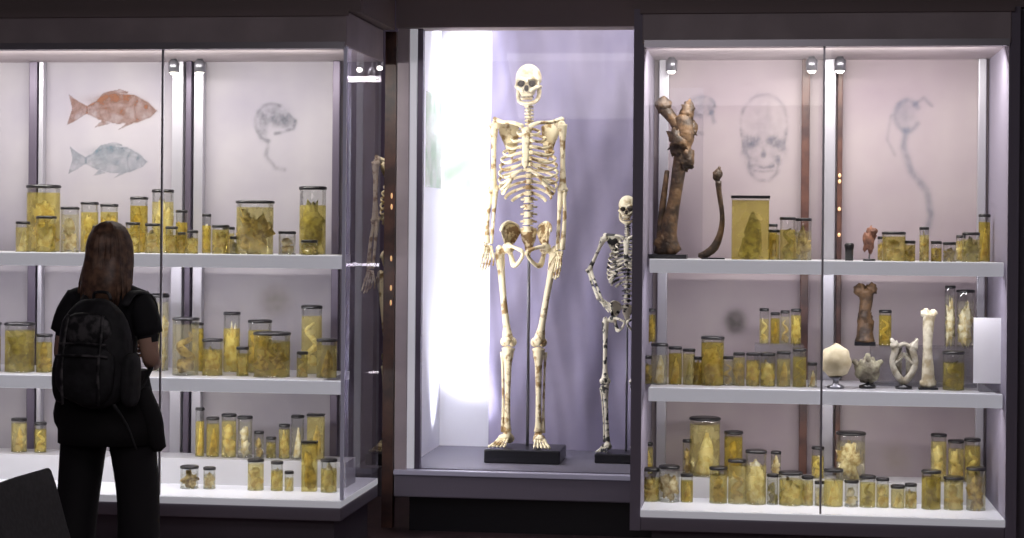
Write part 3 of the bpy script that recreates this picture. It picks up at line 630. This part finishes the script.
drawing('skull_drawing', PR(765), ZR(135), (-.18, -.30, .18, .26),
        [(arc(0, .06, .12, .15, -20, 200), .010, .18), ([(-.113, .0), (-.10, -.07), (-.075, -.11), (-.07, -.19), (-.03, -.23), (.03, -.23), (.07, -.19), (.075, -.11), (.10, -.07), (.113, 0)], .010, .18),
         ([(-.05, -.155), (0, -.165), (.05, -.155)], .008, .32), ([(-.045, -.18), (0, -.185), (.045, -.18)], .006, .18)],
        [(-.05, -.03, .034, .028, .42), (.05, -.03, .034, .028, .42), (0, -.095, .014, .025, .42), (0, .02, .11, .17, .12), (-.09, -.06, .03, .06, .2), (.09, -.06, .03, .06, .2), (-.06, -.14, .03, .05, .18), (.06, -.14, .03, .05, .18)], (.15, .16, .21), seed=5)
drawing('gullet_drawing', PR(908), ZR(115), (-.15, -.66, .18, .14),
        [(arc(0, 0, .06, .08, 30, 330), .014, .26), ([(0, -.07), (-.02, -.16), (.02, -.28), (.10, -.38), (.12, -.50), (.10, -.60)], .018, .30), ([(.03, .05), (.08, .09), (.12, .05)], .010, .22), ([(-.08, .0), (-.10, -.12), (-.06, -.2)], .009, .16)],
        [(-.01, .01, .05, .06, .22)], (.14, .19, .27), seed=8, grain=.5)
drawing('organ_drawing', PR(703), ZR(106), (-.14, -.22, .14, .14),
        [(arc(0, 0, .06, .05, 0, 330), .012, .25), ([(-.05, -.03), (-.06, -.12), (0, -.14)], .010, .22), ([(.02, .02), (.06, -.08)], .012, .22)], [(0, 0, .04, .04, .2)], (.14, .18, .24), seed=9)
drawing('round_print', PR(738), ZR(322), (-.10, -.10, .10, .10), [], [(0, 0, .055, .06, .75)], (.13, .12, .11), seed=10, grain=.4)
drawing('seed_print', PL(278), ZL(300), (-.12, -.12, .12, .12), [], [(0, 0, .08, .08, .35)], (.34, .30, .22), seed=11, grain=.4)
drawing('cone_print', PR(900), ZR(450), (-.12, -.14, .12, .14), [], [(0, -.03, .06, .09, .25)], (.42, .36, .24), [], seed=12, grain=.4)

# ------------------------------------------------------------------ dark gap between cases
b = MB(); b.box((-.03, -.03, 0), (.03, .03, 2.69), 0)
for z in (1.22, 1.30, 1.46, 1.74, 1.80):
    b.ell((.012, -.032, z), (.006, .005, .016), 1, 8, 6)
b.obj('post_with_reflections', [M['postwood'], M['warmglint']], None, (-2.045, 10.15, 0))  # wood post; the glowing marks on it imitate orange reflections
b = MB(); b.tube([(0, 0, .70), (0, 0, .12)], .01, 8)
for dx, dz in ((-.07, .05), (.0, .0), (.05, .06)):
    b.tube([(0, 0, .12), (dx, -.02, dz+.03)], .008, 6); b.lathe((dx, -.03, dz-.02), [(.026, 0), (.022, .05), (.012, .07)], 12, 0); b.ell((dx, -.045, dz-.015), (.018, .015, .015), 1, 10, 8)
b.obj('reflected_spotlights', [M['rod'], mat('reflected_lamp_bright', (1, 1, .9), .5, emis=(1, .95, .8), estr=8)], None, (-2.33, 11.0, 2.52))  # added cluster standing in for lamps reflected in the side pane

# ------------------------------------------------------------------ chair, lower left
ch = empty('upholstered_chair', (-2.28, 6.08, 0))
fab = mat('chair_fabric', (.045, .044, .046), .8, noise_col=(.034, .033, .035), nscale=60)
b = MB()
vs = []
for (xo, z) in ((-.13, .50), (-.155, .58), (-.19, .70), (-.215, .775)):
    for y in (-.27, -.255, 0, .255, .27):
        vs.append((xo-.0+(0.012 if abs(y) < .1 else 0)*-1, y, z-(.012 if abs(y) > .26 and z > .77 else 0)))
fr = [(i*5+k, i*5+k+1, (i+1)*5+k+1, (i+1)*5+k) for i in range(3) for k in range(4)]
b.add(vs, fr); o = b.obj('backrest', [fab], ch); so = o.modifiers.new('s', 'SOLIDIFY'); so.thickness = .04; so.offset = 0; bv = o.modifiers.new('b', 'BEVEL'); bv.width = .01; bv.segments = 3
b = MB(); b.box((-.16, -.26, .41), (.30, .26, .48)); b.obj('seat', [fab], ch, bevel=.025)
b = MB()
for y in (-.24, .24):
    b.tube([(.27, y, .0), (.26, y, .42)], .014, 8); b.tube([(-.19, y, 0), (-.13, y, .42), (-.15, y, .56), (-.19, y, .70)], .014, 8); b.tube([(.26, y, .40), (-.13, y, .40)], .012, 8, sub=1)
b.obj('legs', [M['rod']], ch)

# ------------------------------------------------------------------ woman
W = empty('woman', (-2.82, 7.88, 0), math.radians(-4)); W.scale = (.97, .97, .985)
skin = mat('skin', (.58, .36, .27), .55); shirt = mat('shirt_black', (.010, .010, .013), .85); trous = mat('trousers_black', (.010, .009, .012), .8, bump=.3, bscale=12)
hairm = mat('hair_brown', (.27, .155, .10), .42, noise_col=(.09, .05, .035), nscale=30, lo=.35, hi=.65); shoe = mat('shoe', (.03, .03, .03), .5)
V = {'pel': ((0, 0, .92), (.165, .125)), 'wai': ((0, 0, 1.05), (.130, .10)), 'che': ((0, -.005, 1.20), (.150, .105)), 'uch': ((0, -.01, 1.315), (.120, .085)),
     'nek': ((0, .0, 1.41), (.052, .052)), 'nk2': ((0, .012, 1.455), (.050, .052)), 'hd1': ((0, .028, 1.50), (.062, .075)), 'hd2': ((0, .022, 1.56), (.074, .090)), 'hd3': ((0, .015, 1.61), (.055, .068))}
E_ = [('pel', 'wai'), ('wai', 'che'), ('che', 'uch'), ('uch', 'nek'), ('nek', 'nk2'), ('nk2', 'hd1'), ('hd1', 'hd2'), ('hd2', 'hd3')]
for s, L in ((-1, 'l'), (1, 'r')):
    V['sh'+L] = ((s*.145, -.01, 1.325), (.058, .06)); V['ua'+L] = ((s*.185, -.02, 1.22), (.050, .052)); V['el'+L] = ((s*.212, -.03, 1.07), (.040, .042)); V['fa'+L] = ((s*.185, .07, 1.045), (.038, .038)); V['wr'+L] = ((s*.115, .215, 1.07), (.024, .022))
    V['hi'+L] = ((s*.105, 0, .80), (.118, .118)); V['th'+L] = ((s*.126, .01, .62), (.108, .108)); V['kn'+L] = ((s*.144, .015, .46), (.100, .098)); V['ca'+L] = ((s*.154, -.01, .28), (.104, .10)); V['hm'+L] = ((s*.157, -.01, .085), (.106, .105))
    V['an'+L] = ((s*.157, .0, .05), (.045, .05)); V['ft'+L] = ((s*.164, .13, .035), (.042, .03)); V['to'+L] = ((s*.168, .19, .03), (.032, .022))
    E_ += [('uch', 'sh'+L), ('sh'+L, 'ua'+L), ('ua'+L, 'el'+L), ('el'+L, 'fa'+L), ('fa'+L, 'wr'+L), ('pel', 'hi'+L), ('hi'+L, 'th'+L), ('th'+L, 'kn'+L), ('kn'+L, 'ca'+L), ('ca'+L, 'hm'+L), ('hm'+L, 'an'+L), ('an'+L, 'ft'+L), ('ft'+L, 'to'+L)]
keys = list(V); me = bpy.data.meshes.new('tmp'); me.from_pydata([V[k][0] for k in keys], [(keys.index(a), keys.index(c)) for a, c in E_], [])
to = bpy.data.objects.new('tmp', me); S.collection.objects.link(to)
sk = to.modifiers.new('skin', 'SKIN'); sk.use_smooth_shade = True
for i, k in enumerate(keys):
    d = me.skin_vertices[0].data[i]; d.radius = V[k][1]; d.use_root = (k == 'pel')
sb = to.modifiers.new('sub', 'SUBSURF'); sb.levels = 2; sb.render_levels = 2
dg = bpy.context.evaluated_depsgraph_get(); bm = bpy.data.meshes.new_from_object(to.evaluated_get(dg)); bpy.data.objects.remove(to)
bm.name = 'body'
bm.materials.clear()
for x in (skin, shirt, trous, shoe): bm.materials.append(x)
for p in bm.polygons:
    c = p.center; p.use_smooth = True
    if c.z < .075: i = 3
    elif c.z < .98: i = 2
    elif c.z < 1.41:
        i = 1
        if abs(c.x) > .10 and (c.z < 1.155 and (abs(c.x) > .165 or c.y > .11)): i = 0
    else: i = 0
    p.material_index = i
body = bpy.data.objects.new('body', bm); S.collection.objects.link(body); body.parent = W
b = MB()
b.tube([(0, .100, 1.565), (0, .122, 1.535)], [.007, .012], 8); b.ell((0, .112, 1.527), (.014, .012, .008))
for s in (-1, 1):
    b.ell((s*.030, .098, 1.568), (.012, .008, .008), 1); b.ell((s*.030, .105, 1.568), (.005, .003, .005), 2); b.tube([(s*.016, .106, 1.583), (s*.045, .098, 1.583)], .003, 6, 2)
    b.ell((s*.076, .015, 1.555), (.008, .016, .028))
b.tube([(-.022, .105, 1.497), (0, .112, 1.499), (.022, .105, 1.497)], [.003, .006, .003], 8, 3)
for s in (-1, 1):
    w = Vector((s*.115, .215, 1.07)); d = Vector((-s*.55, .75, .15)).normalized(); lat = Vector((0, 0, 1)); lat = (lat-d*lat.dot(d)).normalized(); cur = d.cross(lat)*(-s)
    b.tube([w-d*.01, w+d*.03, w+d*.085], [.024, .036, .036], 12, 0, flat=.45, ref=tuple(cur))
    for k, l in enumerate((.062, .075, .082, .074)):
        o = w+d*.08+lat*(-.027+.018*k)
        b.tube([o-d*.01, o+d*l*.45+cur*.010, o+d*l*.75+cur*.030, o+d*l*.85+cur*.050], [.0095, .009, .0085, .007], 8)
    o = w+d*.025+lat*.026
    b.tube([o, o+lat*.028+d*.022+cur*.008, o+lat*.040+d*.050+cur*.02], [.012, .011, .008], 8)
b.obj('face_and_hands', [skin, mat('eye_white', (.7, .7, .7), .3), mat('eye_dark', (.03, .02, .02), .3), mat('lips', (.45, .18, .16), .5)], W)
b = MB()
for s in (-1, 1):
    b.tube([(s*.135, -.01, 1.335), (s*.178, -.018, 1.26), (s*.202, -.025, 1.18)], [.060, .062, .060], 16)
b.ell((0, -.01, 1.340), (.14, .085, .055), 0, 20, 10)
b.obj('shirt_sleeves', [shirt], W)
b = MB()
b.ell((0, -.005, 1.575), (.088, .103, .090), 0, 24, 16)
b.tube([(0, -.045, 1.57), (0, -.07, 1.48), (0, -.085, 1.40), (.004, -.10, 1.33)], [.083, .088, .092, .060], 18, 0, flat=.5)
for i in range(260):
    a = math.radians(random.uniform(-128, 128)); sx, cy = math.sin(a), -math.cos(a)
    j = random.uniform(-.008, .008); zt = random.uniform(1.29, 1.36) if abs(a) < 1.5 else random.uniform(1.34, 1.40)
    p = [(sx*.012, -.002+cy*.02, 1.666), (sx*.060, cy*.070, 1.642), (sx*.089+j*.3, cy*.104, 1.58), (sx*.095+j, cy*.104-.004, 1.50), (sx*.102+j*1.6, cy*.085-.032, 1.42), (sx*.100+j*3, cy*.065-.048, zt)]
    b.tube(p, [.004, .006, .007, .0065, .006, .002], 5, 0, sub=3)
b.obj('hair', [hairm], W)
b = MB()
b.lathe((0, -.005, .70), [(.205, .0), (.205, .08), (.19, .20), (.165, .32)], 28, 0, sx=1.10, sy=.80)
b.tube([(.17, -.05, .93), (.22, -.03, .82), (.235, -.02, .73), (.25, -.01, .68)], [.05, .045, .04, .03], 10)
b.tube([(-.15, -.07, .93), (-.19, -.05, .82), (-.19, -.03, .76)], [.05, .045, .03], 10)
b.obj('jacket_round_waist', [mat('jacket_black', (.012, .011, .013), .85, bump=.5, bscale=14)], W)

# backpack
BP = empty('backpack', (-2.795, 7.715, .85), math.radians(-10))
bpm = mat('backpack_cloth', (.026, .026, .030), .7, noise_col=(.010, .010, .012), nscale=12, bump=.4, bscale=30); bpg = mat('backpack_grey', (.10, .095, .10), .6, noise_col=(.016, .016, .018), nscale=26, lo=.45, hi=.6)
def bpshape(p):
    t = p.z/.24
    return Vector((p.x*(1-.18*max(0, t)**2), p.y*(1-.30*max(0, t)), p.z))
def superell(b, c, r, m, e=3.2, seg=28, rings=18, fn=None):
    vs = []; fs = []; c = Vector(c)
    for i in range(rings+1):
        th = math.pi*i/rings
        for k in range(seg):
            ph = 2*math.pi*k/seg
            d = Vector((math.sin(th)*math.cos(ph), math.sin(th)*math.sin(ph), math.cos(th)))
            n = (abs(d.x)**e+abs(d.y)**e+abs(d.z)**e)**(-1/e); p = Vector((d.x*r[0], d.y*r[1], d.z*r[2]))*n
            if fn: p = fn(p)
            p = p*(1+.07*noise.noise(p*10+c*5))
            vs.append(c+p)
    for i in range(rings):
        for k in range(seg): fs.append((i*seg+k, (i+1)*seg+k, (i+1)*seg+(k+1) % seg, i*seg+(k+1) % seg))
    b.add(vs, fs, m)
b = MB()
superell(b, (0, -.045, .24), (.165, .085, .230), 0, e=2.7, fn=bpshape)
superell(b, (0, -.120, .16), (.135, .045, .13), 0, e=2.7)
superell(b, (0, -.105, .34), (.110, .035, .07), 1, e=2.6)
for s in (-1, 1):
    superell(b, (s*.160, -.03, .13), (.03, .06, .11), 0)
    b.tube([(s*.085, -.160, .03), (s*.085, -.170, .16), (s*.085, -.150, .30), (s*.080, -.125, .40)], .008, 6, 1, flat=.4)
    b.tube([(s*.10, .02, .44), (s*.105, .09, .49), (s*.12, .215, .46), (s*.13, .235, .34), (s*.14, .20, .20), (s*.15, .08, .09), (s*.14, .02, .07)], [.022, .024, .026, .024, .018, .014, .014], 8, 0, flat=.45)
b.tube([(-.04, .01, .46), (-.03, -.0, .49), (.03, -.0, .49), (.04, .01, .46)], .007, 6, 1)
b.tube([(-.11, -.150, .28), (0, -.160, .285), (.11, -.150, .28)], .005, 6, 1); b.tube([(-.12, -.155, .23), (0, -.172, .235), (.12, -.155, .23)], .006, 6, 1)
b.tube([(.12, -.10, .03), (.16, -.06, -.06), (.20, -.05, -.16)], [.010, .008, .006], 6, 0, flat=.4)
b.obj('pack', [bpm, bpg], BP)

# ------------------------------------------------------------------ ambient gallery light
area('gallery_fill', (-1, 5.5, 3.25), 3, 2, 27, (.98, .89, .95), (0, .25, -1))  # unseen fill lights, added to lift the dim room
area('gallery_fill', (-1, 2.0, 3.25), 3, 2, 52, (1, .91, .92), (0, .6, -1))
w = bpy.data.worlds.new('World'); S.world = w; w.use_nodes = True
w.node_tree.nodes['Background'].inputs[0].default_value = (.5, .43, .53, 1); w.node_tree.nodes['Background'].inputs[1].default_value = .04

# ------------------------------------------------------------------ camera
cam = bpy.data.cameras.new('camera'); cam.sensor_width = 36; cam.lens = 66.8; cam.shift_y = -39/1024
co = bpy.data.objects.new('camera', cam); S.collection.objects.link(co)
co.rotation_euler = (Matrix.Rotation(math.radians(7.73), 4, 'Z') @ Matrix.Rotation(math.radians(90), 4, 'X') @ Matrix.Rotation(math.radians(.5), 4, 'Z')).to_euler()
co.location = (0, 0, 1.62); cam.clip_end = 60
S.camera = co
